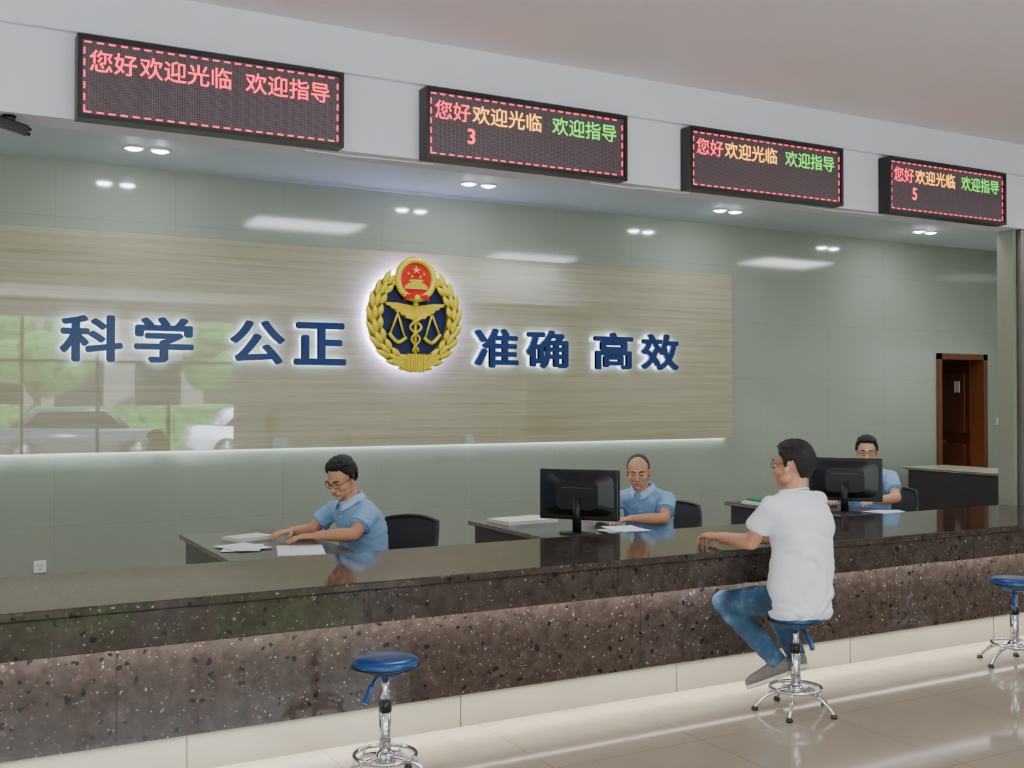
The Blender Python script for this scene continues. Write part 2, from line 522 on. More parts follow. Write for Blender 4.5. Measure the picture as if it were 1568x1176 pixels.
finish(bm, 'power_cable', WHITEP)

# security camera
e = empty('security_camera', (.33, 5.22, 2.84))
bm = bmesh.new(); cone(bm, (0, 0, 0), (0, 0, -.03), .03, .02, False); finish(bm, 'mount', BLACKP, e, True)
Rc = Matrix.Rotation(radians(14), 4, 'Y')
box('body', -.09, .09, -.03, .03, -.06, -.018, BLACKP, e, .008, Rc)
bm = bmesh.new(); cone(bm, Rc @ V((.09, 0, -.04)), Rc @ V((.10, 0, -.04)), .018, .018, False); finish(bm, 'lens', GLASSD, e)

# ------------------------------------------------------------------ slogan + emblem
e = empty('wall_slogan_lettering')
for ch, x in zip('科学公正准确高效', (1.15, 1.695, 2.45, 2.99, 4.70, 5.25, 6.01, 6.58)):
    text_mesh(ch, 'character', .460, .365, NAVYL, e, x, 8.885, 2.055, .03, .030)
    text_mesh(ch, 'character_halo_led', .452, .357, HALO, e, x, 8.905, 2.055, 0, .026)

E = empty('wall_emblem', (3.845, 8.865, 2.32))
def almond(bm, ce, ang, L, W, T):
    R = Matrix.Rotation(-ang, 3, 'Y')
    n = 10; rings = []
    for i in range(n+1):
        t = i/n; s = max(.03, sin(pi*t)**.8*(1-.25*t))
        rings.append((V(ce)+R @ V((0, 0, L*(t-.5))), R @ V((W*s, 0, 0)), V((0, T*s, 0))))
    ring_loft(bm, rings, 10)
def ellipse(rx, rz, cx=0, cz=0, n=64, a0=0, a1=2*pi):
    return [(cx+rx*cos(a0+(a1-a0)*i/n), cz+rz*sin(a0+(a1-a0)*i/n)) for i in range(n+(0 if a1-a0 >= 2*pi-.01 else 1))]
bm = bmesh.new(); prism(bm, ellipse(.37, .41, 0, -.02), -.02, .0); finish(bm, 'navy_field', NAVY, E)
bm = bmesh.new(); prism(bm, ellipse(.44, .475, 0, -.02), .018, .022); finish(bm, 'halo_led_ring', HALO2, E)
bm = bmesh.new()
oa = ellipse(.445, .475, 0, -.02, 60, radians(-232+0), radians(52)); ia = ellipse(.315, .375, 0, -.01, 60, radians(-232), radians(52))
for i in range(60):
    prism(bm, [oa[i], oa[i+1], ia[i+1], ia[i]], -.03, 0)
finish(bm, 'wreath_base', GOLDD, E)
bm = bmesh.new()
for sgn in (-1, 1):
    for row, (rx, rz, L, off) in enumerate(((.43, .465, .16, .38), (.385, .425, .14, .12), (.335, .385, .12, -.16))):
        nn = 9
        for i in range(nn):
            a = radians(-78+130*i/(nn-1) + row*3)
            x = rx*cos(a); z = -.02+rz*sin(a)
            dx, dz = -rx*sin(a), rz*cos(a)
            ang = atan2(dx, dz)+off
            almond(bm, (sgn*x, -.045-.006*row, z), -sgn*ang, L, .034, .02)
finish(bm, 'wreath_leaves', GOLD, E, True)
bm = bmesh.new()
prism(bm, [(-.085, -.50), (.085, -.50), (.11, -.36), (-.11, -.36)], -.075, -.02)
prism(bm, [(-.23, -.43), (-.08, -.50), (-.08, -.40), (-.2, -.36)], -.065, -.02)
prism(bm, [(.23, -.43), (.08, -.50), (.08, -.40), (.2, -.36)], -.065, -.02)
for i in range(-3, 4): prism(bm, [(i*.024-.008, -.52), (i*.024+.008, -.52), (i*.026+.008, -.35), (i*.026-.008, -.35)], -.085, -.02)
finish(bm, 'gear_and_ribbon', GOLD, E)
def roundel(cz):
    bm = bmesh.new()
    tube(bm, [V((.172*cos(a), -.06, cz+.178*sin(a))) for a in [2*pi*i/48 for i in range(48)]], .03, 10, True)
    for i in range(40):
        a = 2*pi*i/40; almond(bm, (.182*cos(a), -.075, cz+.188*sin(a)), pi/2-a+.5, .06, .014, .014)
    finish(bm, 'roundel_rim', GOLD, E, True)
    bm = bmesh.new(); prism(bm, ellipse(.16, .165, 0, cz), -.065, -.02); finish(bm, 'roundel_red', RED, E)
    bm = bmesh.new()
    def star(cx, cy, r):
        pts = []
        for i in range(10):
            rr = r if i % 2 == 0 else r*.42; a = pi/2+pi*i/5
            pts.append((cx+rr*cos(a), cy+rr*sin(a)))
        prism(bm, pts, -.076, -.06)
    star(0, cz+.085, .04)
    for dx, dz in ((-.075, .05), (-.04, .025), (.04, .025), (.075, .05)): star(dx, cz+dz, .018)
    prism(bm, [(-.075, cz-.02), (.075, cz-.02), (.055, cz), (-.055, cz)], -.078, -.06)
    prism(bm, [(-.055, cz-.035), (.055, cz-.035), (.055, cz-.02), (-.055, cz-.02)], -.074, -.06)
    prism(bm, [(-.095, cz-.055), (.095, cz-.055), (.08, cz-.035), (-.08, cz-.035)], -.078, -.06)
    prism(bm, [(-.11, cz-.09), (.11, cz-.09), (.11, cz-.055), (-.11, cz-.055)], -.074, -.06)
    finish(bm, 'roundel_gate_and_stars', GOLD, E)
    bm = bmesh.new()
    prism(bm, [(-.12, cz-.20), (-.05, cz-.175), (0, cz-.19), (.05, cz-.175), (.12, cz-.20), (.10, cz-.14), (0, cz-.15), (-.10, cz-.14)], -.10, -.04)
    finish(bm, 'roundel_drape', RED, E)
    bm = bmesh.new(); ell(bm, (0, -.09, cz-.175), (.035, .025, .035)); finish(bm, 'roundel_gear', GOLD, E, True)
roundel(.335)
bm = bmesh.new()
for s in (-1, 1):
    for i in range(5):
        x1 = .29-.045*i; z1 = .105-.028*i
        pts = [(0, .09-.02*i), (s*x1*.6, z1+.012), (s*x1, z1+.014), (s*(x1-.02), z1-.016), (s*x1*.5, z1-.022), (0, .06-.02*i)]
        if s < 0: pts = pts[::-1]
        prism(bm, pts, -.055-.004*i, -.02)
finish(bm, 'wings', GOLD, E)
bm = bmesh.new()
cone(bm, (0, -.05, .10), (0, -.05, -.36), .016, .014)
ell(bm, (0, -.055, .11), .026)
for s in (-1, 1):
    pts = []
    for i in range(40):
        t = i/39; z = .0-.33*t; A = .066*(1-.6*t)
        pts.append(V((s*A*cos(t*3*pi+.2), -.06-.012*sin(t*3*pi)*s, z)))
    tube(bm, pts, [.015*(1-.5*i/39) for i in range(40)], 8)
    ell(bm, (s*.072, -.06, .008), (.022, .014, .015))
finish(bm, 'caduceus', GOLD, E, True)
bm = bmesh.new()
for s in (-1, 1):
    ap = (s*.165, .02)
    for bx in (.10, .235):
        tube(bm, [V((ap[0], -.045, ap[1])), V((s*bx, -.045, -.20 if bx < .2 else -.16))], .011, 8)
    tube(bm, cat([V((s*.085, -.045, -.20)), V((s*.165, -.045, -.245)), V((s*.25, -.045, -.165))]), .018, 8)
    cone(bm, (s*.165, -.045, .06), (s*.165, -.045, .0), .012, .012)
finish(bm, 'balance_scales', GOLD, E, True)
E.scale = (1, 1, .965)

# ------------------------------------------------------------------ lights (downlights, added fill panels)
def downlight(x, y):
    e = empty('ceiling_downlight', (x, y, CZ-.012))
    for i, dx in enumerate((-.095, .095)):
        bm = bmesh.new(); tube(bm, circ((dx, 0, -.006), .066, 28), .008, 8, True); finish(bm, 'trim_ring_%d' % i, WHITEP, e, True)
        bm = bmesh.new(); lathe(bm, [(.060, -.004), (.058, -.012), (.04, -.022), (.02, -.026)], (dx, 0, 0), 24); finish(bm, 'lens_%d' % i, LAMP, e)
for x in (-1.3, 1.45, 4.2, 6.95, 9.75):
    downlight(x, 8.27)
def panel(x, y, w, h, mat, z=CZ):
    e = empty('ceiling_fill_panel', (x, y, z))
    box('frame', -w/2-.02, w/2+.02, -h/2-.02, h/2+.02, -.02, 0, WHITEP, e)
    box('diffuser', -w/2, w/2, -h/2, h/2, -.024, -.018, mat, e)
for x in (-2.6, 3.4, 7.8, 10.6):
    panel(x, 1.9, 1.2, .6, FILLHALL)  # unseen panels added as fill light for the front hall
for x in (-1.2, 3.55, 10.3):
    panel(x, 6.95, 1.15, .6, FILLSTAFF, CZ-.012)  # hidden panels added to light the staff, some set by wall reflections
panel(7.0, 5.75, 1.15, .5, FILLSTAFF, CZ-.012)  # one more hidden panel added as staff fill

# ------------------------------------------------------------------ furniture
def desk(name, x0, x1, y0, y1, z=.75, top=DESK):
    e = empty(name, (x0, y0, 0)); w, d = x1-x0, y1-y0
    box('top', 0, w, 0, d, z-.028, z, top, e, .004)
    box('edge_trim', -.002, 0, .005, d-.005, z-.022, z-.006, DESKE, e)
    box('end_panel_near', .03, w-.03, .03, .055, 0, z-.028, DESK, e)
    box('end_panel_far', .03, w-.03, d-.075, d-.05, 0, z-.028, DESK, e)
    box('modesty_panel', .03, .05, .055, d-.075, .12, z-.028, DESK, e)
    box('drawer_unit', .06, w-.12, .06, .45, .08, z-.05, DESK, e, .003)
    for i in range(3): box('drawer_handle_%d' % i, w-.118, w-.105, .18, .33, .2+i*.19, .212+i*.19, CHROME, e)
    return e
desk('office_desk', 1.40, 2.10, 5.32, 6.84)
desk('office_desk', 3.30, 4.05, 5.32, 6.66)
desk('office_desk', 5.72, 6.40, 5.32, 6.86)
desk('side_table', 9.9, 10.6, 7.35, 8.72, .80, DESKT)

LCD = M('lcd_screen', c(120, 150, 190), .2, es=2)
def monitor(x, y, z, yaw, h0=.085):
    e = empty('computer_monitor', (x, y, z), yaw)
    box('casing', -.26, .26, -.02, .02, h0, h0+.315, BLACKP, e, .006)
    bm = bmesh.new()
    ring_loft(bm, [(V((0, .02, h0+.16)), V((.235, 0, 0)), V((0, 0, .135))), (V((0, .045, h0+.155)), V((.14, 0, 0)), V((0, 0, .09)))], 24, True, 5)
    finish(bm, 'rear_bulge', BLACKP, e, False)
    box('screen', -.245, .245, -.0225, -.0195, h0+.02, h0+.30, LCD, e)
    bm = bmesh.new(); cone(bm, (0, .045, .01), (0, .04, h0+.14), .028, .03, False); finish(bm, 'neck', BLACKP, e, True)
    bm = bmesh.new(); ring_loft(bm, [(V((0, .03, 0)), V((.12, 0, 0)), V((0, .085, 0))), (V((0, .03, .010)), V((.118, 0, 0)), V((0, .083, 0))), (V((0, .035, .018)), V((.06, 0, 0)), V((0, .04, 0)))], 28, True)
    finish(bm, 'base', BLACKP, e, False)
    box('vent', -.1, .1, .0455, .0465, h0+.20, h0+.203, STEEL, e)
def yaw_to(dx, dy): return atan2(dx, -dy)
monitor(3.60, 5.70, .75, yaw_to(.80, .60))
monitor(5.98, 5.80, .75, yaw_to(.80, .60))

def book(name, x, y, z, w, d, h, rz, cover, parent=None, open_=False):
    e = empty(name, (x, y, z), rz)
    if open_:
        for s in (-1, 1):
            bm = bmesh.new(); n = 8
            top = [(s*w/2*i/n, .006+h*sin(pi*(.12+.88*i/n))*.8*(1-.4*i/n)) for i in range(n+1)]
            pts = [(0, 0)]+top+[(s*w/2, 0)]
            if s < 0: pts = pts[::-1]
            prism(bm, pts, -d/2, d/2); finish(bm, 'page_block', PAPER, e)
        box('cover', -w/2-.005, w/2+.005, -d/2-.004, d/2+.004, 0, .003, cover, e)
    else:
        box('cover_bottom', -w/2, w/2, -d/2, d/2, 0, .003, cover, e)
        box('page_block', -w/2+.004, w/2-.004, -d/2+.004, d/2-.004, .003, h-.003, PAPER, e)
        box('cover_top', -w/2, w/2, -d/2, d/2, h-.003, h, cover, e)
        box('spine', -w/2-.002, -w/2+.002, -d/2, d/2, 0, h, cover, e)
    return e
book('open_notebook', 1.84, 5.80, .75, .38, .25, .014, radians(75), INK, open_=True)
book('closed_book', 1.72, 6.42, .75, .25, .18, .02, radians(20), CREAMB)
book('ledger_book', 3.60, 6.42, .75, .40, .28, .022, radians(4), CREAMB)
def papers(x, y, z, n, w=.21, d=.297, spread=.05):
    e = empty('paper_stack', (x, y, z))
    for i in range(n):
        bm = bmesh.new()
        g = 6; vs = []
        r = random.uniform(-.5, .5); ox, oy = random.uniform(-spread, spread), random.uniform(-spread, spread)
        for a in range(g+1):
            for b_ in range(g+1):
                px, py = (a/g-.5)*w, (b_/g-.5)*d
                q = Matrix.Rotation(r, 2) @ V((px, py))
                vs.append(bm.verts.new((q.x+ox, q.y+oy, .002+.003*i+.012*max(0, (a/g-.6))**2*(i % 2))))
        for a in range(g):
            for b_ in range(g):
                i0 = a*(g+1)+b_; bm.faces.new((vs[i0], vs[i0+g+1], vs[i0+g+2], vs[i0+1]))
        finish(bm, 'sheet_%d' % i, PAPER, e, True, recalc=False)
papers(3.88, 5.60, .752, 6, spread=.045)
papers(6.22, 5.60, .752, 2, spread=.02)
papers(1.60, 6.05, .752, 2, spread=.02)
book('folder', 5.92, 6.58, .75, .32, .24, .02, radians(8), CREAMB)
book('folder', 5.95, 6.57, .77, .30, .22, .018, radians(-6), GREENB)
book('folder', 5.92, 6.28, .75, .3, .2, .03, radians(12), GREENB)

def office_chair(x, y, yaw):
    e = empty('office_chair', (x, y, 0), yaw)
    bm = bmesh.new()
    ring_loft(bm, [(V((0, 0, .37)), V((.19, 0, 0)), V((0, .19, 0))), (V((0, 0, .385)), V((.235, 0, 0)), V((0, .225, 0))), (V((0, 0, .415)), V((.235, 0, 0)), V((0, .225, 0))), (V((0, 0, .43)), V((.20, 0, 0)), V((0, .19, 0)))], 32, True, 3.5)
    finish(bm, 'seat', MESHF, e, True)
    bm = bmesh.new(); n = 12; m = 10; grid = []
    for j in range(m+1):
        row = []
        for i in range(n+1):
            u = i/n*2-1; t = j/m
            wd = .20+.03*sin(pi*t)
            row.append((u*wd, -.255-.05*(t-.4)**2*2-.07*t+.05*u*u, .48+.36*t - .02*u*u*(1 if t > .5 else -1)))
        grid.append(row)
    for off in (0, -.012):
        g2 = [[bm.verts.new((p[0], p[1]+off, p[2])) for p in r] for r in grid]
        for j in range(m):
            for i in range(n): bm.faces.new((g2[j][i], g2[j][i+1], g2[j+1][i+1], g2[j+1][i]))
    finish(bm, 'backrest_mesh', MESHF, e, True, recalc=False)
    bm = bmesh.new()
    edge = grid[0][:]+[r[-1] for r in grid[1:]]+grid[-1][::-1][1:]+[r[0] for r in grid[::-1][1:-1]]
    tube(bm, [V(p)+V((0, -.006, 0)) for p in edge], .013, 8, True)
    tube(bm, cat([(0, -.28, .60), (0, -.27, .45), (0, -.15, .36), (0, 0, .355)]), .02, 8)
    for s in (-1, 1):
        tube(bm, cat([(s*.22, -.2, .40), (s*.27, -.12, .42), (s*.275, -.1, .60), (s*.27, .02, .64), (s*.265, .14, .63)]), .014, 8)
    cone(bm, (0, 0, .36), (0, 0, .08), .028, .03, False)
    for i in range(5):
        a = 2*pi*i/5+.3
        cone(bm, (0, 0, .10), (.28*cos(a), .28*sin(a), .07), .026, .016)
        ell(bm, (.28*cos(a), .28*sin(a), .03), (.028, .028, .03), u=12, vv=8)
    finish(bm, 'frame_and_base', BLACKP, e, True)
    return e

def stool(x, y, rz, sz=.50):
    e = empty('bar_stool', (x, y, 0), rz)
    bm = bmesh.new()
    lathe(bm, [(.10, sz-.046), (.130, sz-.044), (.137, sz-.036), (.138, sz-.022), (.134, sz-.010), (.115, sz-.002), (.08, sz), (.01, sz)], n=40)
    finish(bm, 'cushion', BLUEV, e, True)
    bm = bmesh.new(); tube(bm, circ((0, 0, sz-.036), .1365, 48), .006, 8, True); finish(bm, 'cushion_piping', BLACKP, e, True)
    bm = bmesh.new(); lathe(bm, [(.05, sz-.075), (.085, sz-.065), (.09, sz-.045), (.02, sz-.043)], n=28)
    tube(bm, cat([(0, 0, sz-.07), (-.08, -.02, sz-.075), (-.14, -.04, sz-.12)]), .007, 8)
    tube(bm, cat([(-.115, -.03, sz-.095), (-.14, -.04, sz-.12), (-.165, -.045, sz-.15)]), .012, 8)
    finish(bm, 'mounting_plate_and_lever', BLUEV, e, True)
    bm = bmesh.new()
    cone(bm, (0, 0, sz-.07), (0, 0, .30), .017, .017, False); cone(bm, (0, 0, .33), (0, 0, .10), .0245, .0245, False)
    tube(bm, circ((0, 0, .12), .128, 48), .009, 8, True)
    lathe(bm, [(.03, .085), (.042, .09), (.042, .12), (.03, .135), (.02, .14)], n=24)
    for i in range(5):
        a = 2*pi*i/5+.25; d = V((cos(a), sin(a), 0))
        tube(bm, cat([d*.03+V((0, 0, .115)), d*.08+V((0, 0, .105)), d*.13+V((0, 0, .085)), d*.175+V((0, 0, .05)), d*.205+V((0, 0, .016))]), .0095, 8)
        cone(bm, d*.128+V((0, 0, .12)), d*.13+V((0, 0, .085)), .007, .007)
    finish(bm, 'chrome_base', CHROME, e, True)
    bm = bmesh.new()
    for i in range(5):
        a = 2*pi*i/5+.25; d = V((cos(a), sin(a), 0))
        lathe(bm, [(.016, 0), (.018, .006), (.014, .02)], d*.206, 14)
    lathe(bm, [(.028, .30), (.028, .34), (.02, .345)], n=20)
    finish(bm, 'rubber_feet_and_collar', BLACKP, e, True)
    return e
stool(1.69, 4.18, radians(25), .525)
stool(3.915, 4.14, radians(60), .50)
stool(5.76, 4.24, radians(20), .515)

# ------------------------------------------------------------------ people
def add_hand(bm, w, d, n, s, curl=(.35, .5, .4), k=1.0):
    w = V(w); d = V(d).normalized(); n = V(n); n = (n-d*n.dot(d)).normalized(); s = V(s); s = (s-d*s.dot(d)-n*s.dot(n)).normalized()
    ring_loft(bm, [(w-d*.02, s*.024*k, n*.019*k), (w+d*.01*k, s*.027*k, n*.017*k), (w+d*.04*k, s*.038*k, n*.016*k), (w+d*.075*k, s*.041*k, n*.0135*k), (w+d*.093*k, s*.037*k, n*.010*k)], 18, True, 2.6)
    for off, L in ((.029, .92), (.0098, 1.0), (-.0095, .94), (-.028, .75)):
        p = w+d*(.085-abs(off-.005)*.25)*k+s*off*k; a = 0; r = .0088*k
        sp = s*(off*1.6)
        for seg, ca in zip((.042, .027, .021), curl):
            a += ca+random.uniform(-.05, .05)
            q = p+(d*cos(a)+n*sin(a)+sp).normalized()*seg*L*k
            cone(bm, p, q, r, r*.92, True, 12); p = q; r *= .9
    p = w+d*.028*k+s*.026*k+n*.004
    for dr, L, r in ((s*.75+d*.62+n*.15, .040, .0125), (s*.35+d*.9+n*.2, .030, .0105), (s*.1+d*.95+n*.2, .022, .009)):
        q = p+dr.normalized()*L*k; cone(bm, p, q, r*k, r*.9*k, True, 12); p = q

def person(name, loc, yaw, P):
    e = empty(name, loc, yaw)
    skin = P.get('skin', SKIN)
    pel = V(P['pelvis']); nb = V(P['neck']); axis = nb-pel; ax = axis.normalized()
    side = V((1, 0, 0)); side = (side-ax*side.dot(ax)).normalized(); fw = ax.cross(side)*-1
    if fw.y < 0: fw = -fw
    bend = P.get('bend', .03)
    def sp(t): return pel+axis*t-fw*bend*sin(pi*max(0, min(1, t)))
    bm = bmesh.new()
    loose = P.get('loose', 1.0)
    hem = P.get('hem', [(-.12, .150, .110)])
    prof = hem+[(-.04, .172, .130), (.08, .172, .132), (.25, .162, .126), (.42, .158, .120), (.60, .172, .122), (.75, .180, .115), (.86, .165, .10), (.94, .115, .08), (1.0, .070, .066)]
    ring_loft(bm, [(sp(t), side*rx*loose, fw*ry*loose) for t, rx, ry in prof], 32, True, 2.4)
    for s in (-1, 1):
        S = V(P['sh_r'] if s > 0 else P['sh_l']); El = V(P['el_r'] if s > 0 else P['el_l'])
        ell(bm, S, .060)
        cone(bm, sp(.86)+side*s*.08, S, .075, .058)
        end = S+(El-S)*P.get('sleeve', .62)
        cone(bm, S, end, .057, .060, False, 24)
    W1 = P.get('wr', 1.0)
    def wr(co):
        f = noise.noise(V((co.x*6, co.y*6, co.z*3)))*.008
        # long diagonal drape folds
        u = co.z*10+co.x*7+noise.noise(co*4)*2.2
        f += (abs(noise.noise(V((u*.9, co.y*3, co.x*2))))-.22)*.020
        u2 = co.z*16-co.x*11+noise.noise(co*5+V((4, 0, 0)))*2
        f += (abs(noise.noise(V((u2*.8, co.y*3+7, 3))))-.22)*.008
        return f*W1
    remesh(bm, 'shirt', P['shirt'], e, .0075, 4, wr)
    bm = bmesh.new()
    if P.get('collar'):
        n = 32
        prev = None
        for i in range(n+1):
            a = radians(14)+radians(332)*i/n+pi/2
            dirv = side*cos(a)+fw*sin(a)
            front = max(0, sin(a))**2
            base = nb+ax*.004+dirv*.074-ax*.03*front
            top = nb+ax*.040+dirv*.066-ax*.030*front+fw*.008*front
            out = nb+ax*(.002-.040*front)+dirv*(.096+.022*front)
            row = [bm.verts.new(base), bm.verts.new(top), bm.verts.new(top+dirv*.006+ax*.001), bm.verts.new(out)]
            if prev:
                for q in range(3): bm.faces.new((prev[q], prev[q+1], row[q+1], row[q]))
            prev = row
        o = finish(bm, 'collar', COLLARB, e, True)
        md = o.modifiers.new('s', 'SOLIDIFY'); md.thickness = .003
        bm = bmesh.new()
        for i in range(6):
            t = .84-.12*i
            ell(bm, sp(t)+fw*((.112 if t > .7 else .128)+.004), .0055, u=8, vv=6)
        finish(bm, 'buttons', WHITEP, e, True)
        bm = bmesh.new()
        for s in (-1, 1):
            S = V(P['sh_r'] if s > 0 else P['sh_l']); El = V(P['el_r'] if s > 0 else P['el_l'])
            dd = El-S; x_, y_ = frame(dd); ce = S+dd*(P.get('sleeve', .62)-.04)
            tube(bm, [ce+x_*.0625*cos(2*pi*i/28)+y_*.0625*sin(2*pi*i/28) for i in range(28)], .0035, 6, True)
        finish(bm, 'sleeve_hems', SEAM, e, True)
    else:
        tube(bm, [nb-ax*.004+side*.067*cos(a)+fw*(.064*sin(a))-ax*.014*sin(a) for a in [2*pi*i/32 for i in range(32)]], .006, 8, True)
        finish(bm, 'neckband', P['shirt'], e, True)
    hp = V(P['head']); hy, hpitch, hroll = P.get('hrot', (0, 0, 0))
    Hm = Matrix.Translation(hp) @ Matrix.Rotation(radians(hy), 4, 'Z') @ Matrix.Rotation(radians(-hpitch), 4, 'X') @ Matrix.Rotation(radians(hroll), 4, 'Y')
    Hr = Hm.to_3x3()
    k = P.get('hs', 1.0)
    def h(x, y, z): return Hm @ V((x*k, y*k, z*k))
    def hell(bm, x, y, z, r, R=None, **kw):
        RR = Hr if R is None else Hr @ R
        r = (r,)*3 if not hasattr(r, '__len__') else r
        ell(bm, h(x, y, z), tuple(q*k for q in r), RR, **kw)
    bm = bmesh.new()
    hell(bm, 0, -.015, .03, (.075, .095, .085), u=28, vv=20)
    hell(bm, 0, .016, -.02, (.065, .072, .078), u=24, vv=18)
    hell(bm, 0, .028, -.068, (.050, .054, .042))
    hell(bm, 0, .066, -.097, (.022, .017, .016))
    for s in (-1, 1):
        hell(bm, s*.042, .050, -.030, (.024, .026, .022))
        hell(bm, s*.044, .012, -.066, (.018, .035, .026))
        cone(bm, h(s*.012, .086, .019), h(s*.044, .070, .018), .009*k, .009*k)
        hell(bm, s*.011, .094, -.038, (.009, .010, .008))
        hell(bm, s*.077, -.012, -.008, (.009, .020, .032), Matrix.Rotation(radians(12), 3, 'X') @ Matrix.Rotation(radians(-s*22), 3, 'Z'))
        hell(bm, s*.077, -.006, -.032, (.008, .010, .012))
    cone(bm, h(0, .084, .010), h(0, .104, -.032), .0075*k, .0115*k)
    hell(bm, 0, .103, -.034, (.012, .011, .010))
    hell(bm, 0, .082, -.063, (.026, .012, .015))
    cone(bm, h(0, -.030, -.06), nb-ax*.03, .052*k, .056)
    remesh(bm, 'head_and_neck', skin, e, .0042, 2)
    bm = bmesh.new()
    hell(bm, 0, .0905, -.0585, (.022, .0065, .0045)); hell(bm, 0, .0895, -.0665, (.019, .007, .005))
    finish(bm, 'lips', LIPS, e, True)
    bm = bmesh.new(); bi = bmesh.new(); bl = bmesh.new(); bb = bmesh.new()
    for s in (-1, 1):
        hell(bm, s*.031, .0725, .001, .0125, u=16, vv=12)
        hell(bi, s*.031, .0815, -.003, (.0052, .0045, .0052), u=12, vv=8)
        hell(bl, s*.031, .0735, .0055, (.0155, .0128, .0098), u=16, vv=12)
        hell(bl, s*.031, .073, -.0085, (.0145, .0105, .006), u=16, vv=12)
        tube(bb, [h(s*.014, .0945, .021), h(s*.026, .0925, .026), h(s*.038, .087, .026), h(s*.050, .076, .021)], [.003, .0042, .0038, .002], 8)
        tube(bi, [h(s*.018, .082, -.001), h(s*.025, .0862, -.0022), h(s*.034, .0866, -.0022), h(s*.044, .080, -.001)], .0014, 6)
    finish(bm, 'eyes', EYEW, e, True); finish(bi, 'irises_and_lashes', IRIS, e, True); finish(bl, 'eyelids', skin, e, True)
    finish(bb, 'eyebrows', HAIR, e, True)
    bm = bmesh.new(); bald = P.get('bald', 0); th = P.get('thick', .014)
    res = bmesh.ops.create_uvsphere(bm, u_segments=96, v_segments=64, radius=1)
    nape = P.get('nape', -.052)
    def zline(a):
        K = [(0, .082), (38, .078), (56, .050), (72, .030), (80, -.012), (88, -.014), (94, .02), (112, .026), (125, -.02), (145, nape+.006), (180, nape)]
        if bald: K[:4] = [(0, .1085), (38, .104), (56, .088), (72, .055)]
        a = math.degrees(a)
        for (a0, z0), (a1, z1) in zip(K, K[1:]):
            if a <= a1: return z0+(z1-z0)*(a-a0)/(a1-a0)
        return K[-1][1]
    for v in res['verts']:
        d = v.co.copy()
        base = V((d.x*.075, d.y*.095, d.z*(.085 if d.z > 0 else .10)))
        ce = V((0, -.015, .03)); q = ce+base
        a = abs(atan2(q.x, q.y+.015))
        zl = zline(a)
        zj = zl+noise.noise(d*9)*(.006 if not bald else .002)
        tt = max(0, min(1, (q.z-zj)/.012+.5))
        tuft = noise.noise(V((d.x*7, d.y*7, d.z*7)))*.005+noise.noise(d*22)*.0035
        if bald: tuft *= .3
        t2 = (-.012)*(1-tt)+(th+tuft)*tt
        if q.z > .08: t2 += P.get('top', .006)*tt
        v.co = Hm @ ((ce+base+d.normalized()*t2)*k)
    finish(bm, 'hair', HAIRT if bald else HAIR, e, True)
    if P.get('glasses'):
        bm = bmesh.new()
        for s in (-1, 1):
            pts = []
            for i in range(28):
                a = 2*pi*i/28
                cx_ = math.copysign(abs(cos(a))**.7, cos(a))*.025; cz_ = math.copysign(abs(sin(a))**.7, sin(a))*.0165
                pts.append(h(s*.032+cx_, .098-abs(cx_+s*.032)*.18, cz_-.002))
            tube(bm, pts, .0015*k, 6, True)
            tube(bm, [h(s*.057, .089, .005), h(s*.074, .06, .006), h(s*.083, -.01, .006), h(s*.08, -.03, -.005)], .0018*k, 6)
        tube(bm, cat([h(-.008, .0985, .003), h(0, .101, .006), h(.008, .0985, .003)], 4), .0016*k, 6)
        finish(bm, 'spectacles', GLASSF, e, True)
    for s, nm in ((1, 'right'), (-1, 'left')):
        q = 'r' if s > 0 else 'l'
        S, El, W = V(P['sh_'+q]), V(P['el_'+q]), V(P['wr_'+q])
        bm = bmesh.new()
        cone(bm, S+(El-S)*.25, El, .045, .038)
        mid = El+(W-El)*.28
        cone(bm, El, mid, .038, .041); cone(bm, mid, W, .041, .0255)
        hd = P['hd_'+q]
        add_hand(bm, W+(W-El).normalized()*.005, hd[0], hd[1], hd[2], hd[3] if len(hd) > 3 else (.12, .28, .28), P.get('hk', 1.0))
        remesh(bm, 'arm_and_hand_'+nm, skin, e, .0038, 2)
    bm = bmesh.new()
    ell(bm, pel+V((0, .0, -.01)), (.165, .135, .10))
    for s, q in ((1, 'r'), (-1, 'l')):
        hip = pel+V((s*.085, .02, -.01)); Kn, An = V(P['kn_'+q]), V(P['an_'+q])
        cone(bm, hip, Kn, .086, .062); cone(bm, Kn, Kn+(An-Kn)*.35, .062, .058); cone(bm, Kn+(An-Kn)*.35, An, .058, P.get('cuff', .05), False)
    remesh(bm, 'trousers', P['trousers'], e, .008, 4, lambda co: (abs(noise.noise(V((co.x*10, co.y*10, co.z*20+co.x*8))))-.1)*.013)
    bm = bmesh.new(); bs = bmesh.new(); bk = bmesh.new()
    for s, q in ((1, 'r'), (-1, 'l')):
        An = V(P['an_'+q]); f = V(P['toe_'+q])-An; f.normalize()
        upv = (V((0, 0, 1))-f*f.z).normalized(); sd = f.cross(upv)
        hl = An-upv*.065-f*.05
        sh = [(0, .022, .040), (.012, .032, .068), (.05, .036, .085), (.09, .037, .082), (.13, .041, .066), (.18, .046, .054), (.225, .042, .044), (.25, .028, .032), (.257, .012, .018)]
        ring_loft(bm, [(hl+f*x+upv*(hh/2+.010), sd*ww, upv*hh/2) for x, ww, hh in sh], 20, True, 2.5)
        ring_loft(bs, [(hl+f*(x*1.02-.004)+upv*.005, sd*(ww+.004), upv*.012) for x, ww, hh in sh], 20, True, 4)
        kn = V(P['kn_'+q]); dk = (kn-An).normalized()
        cone(bk, hl+f*.05+upv*.05, An+dk*.06, .034, .037)
    finish(bk, 'ankles', P.get('sock', skin), e, True)
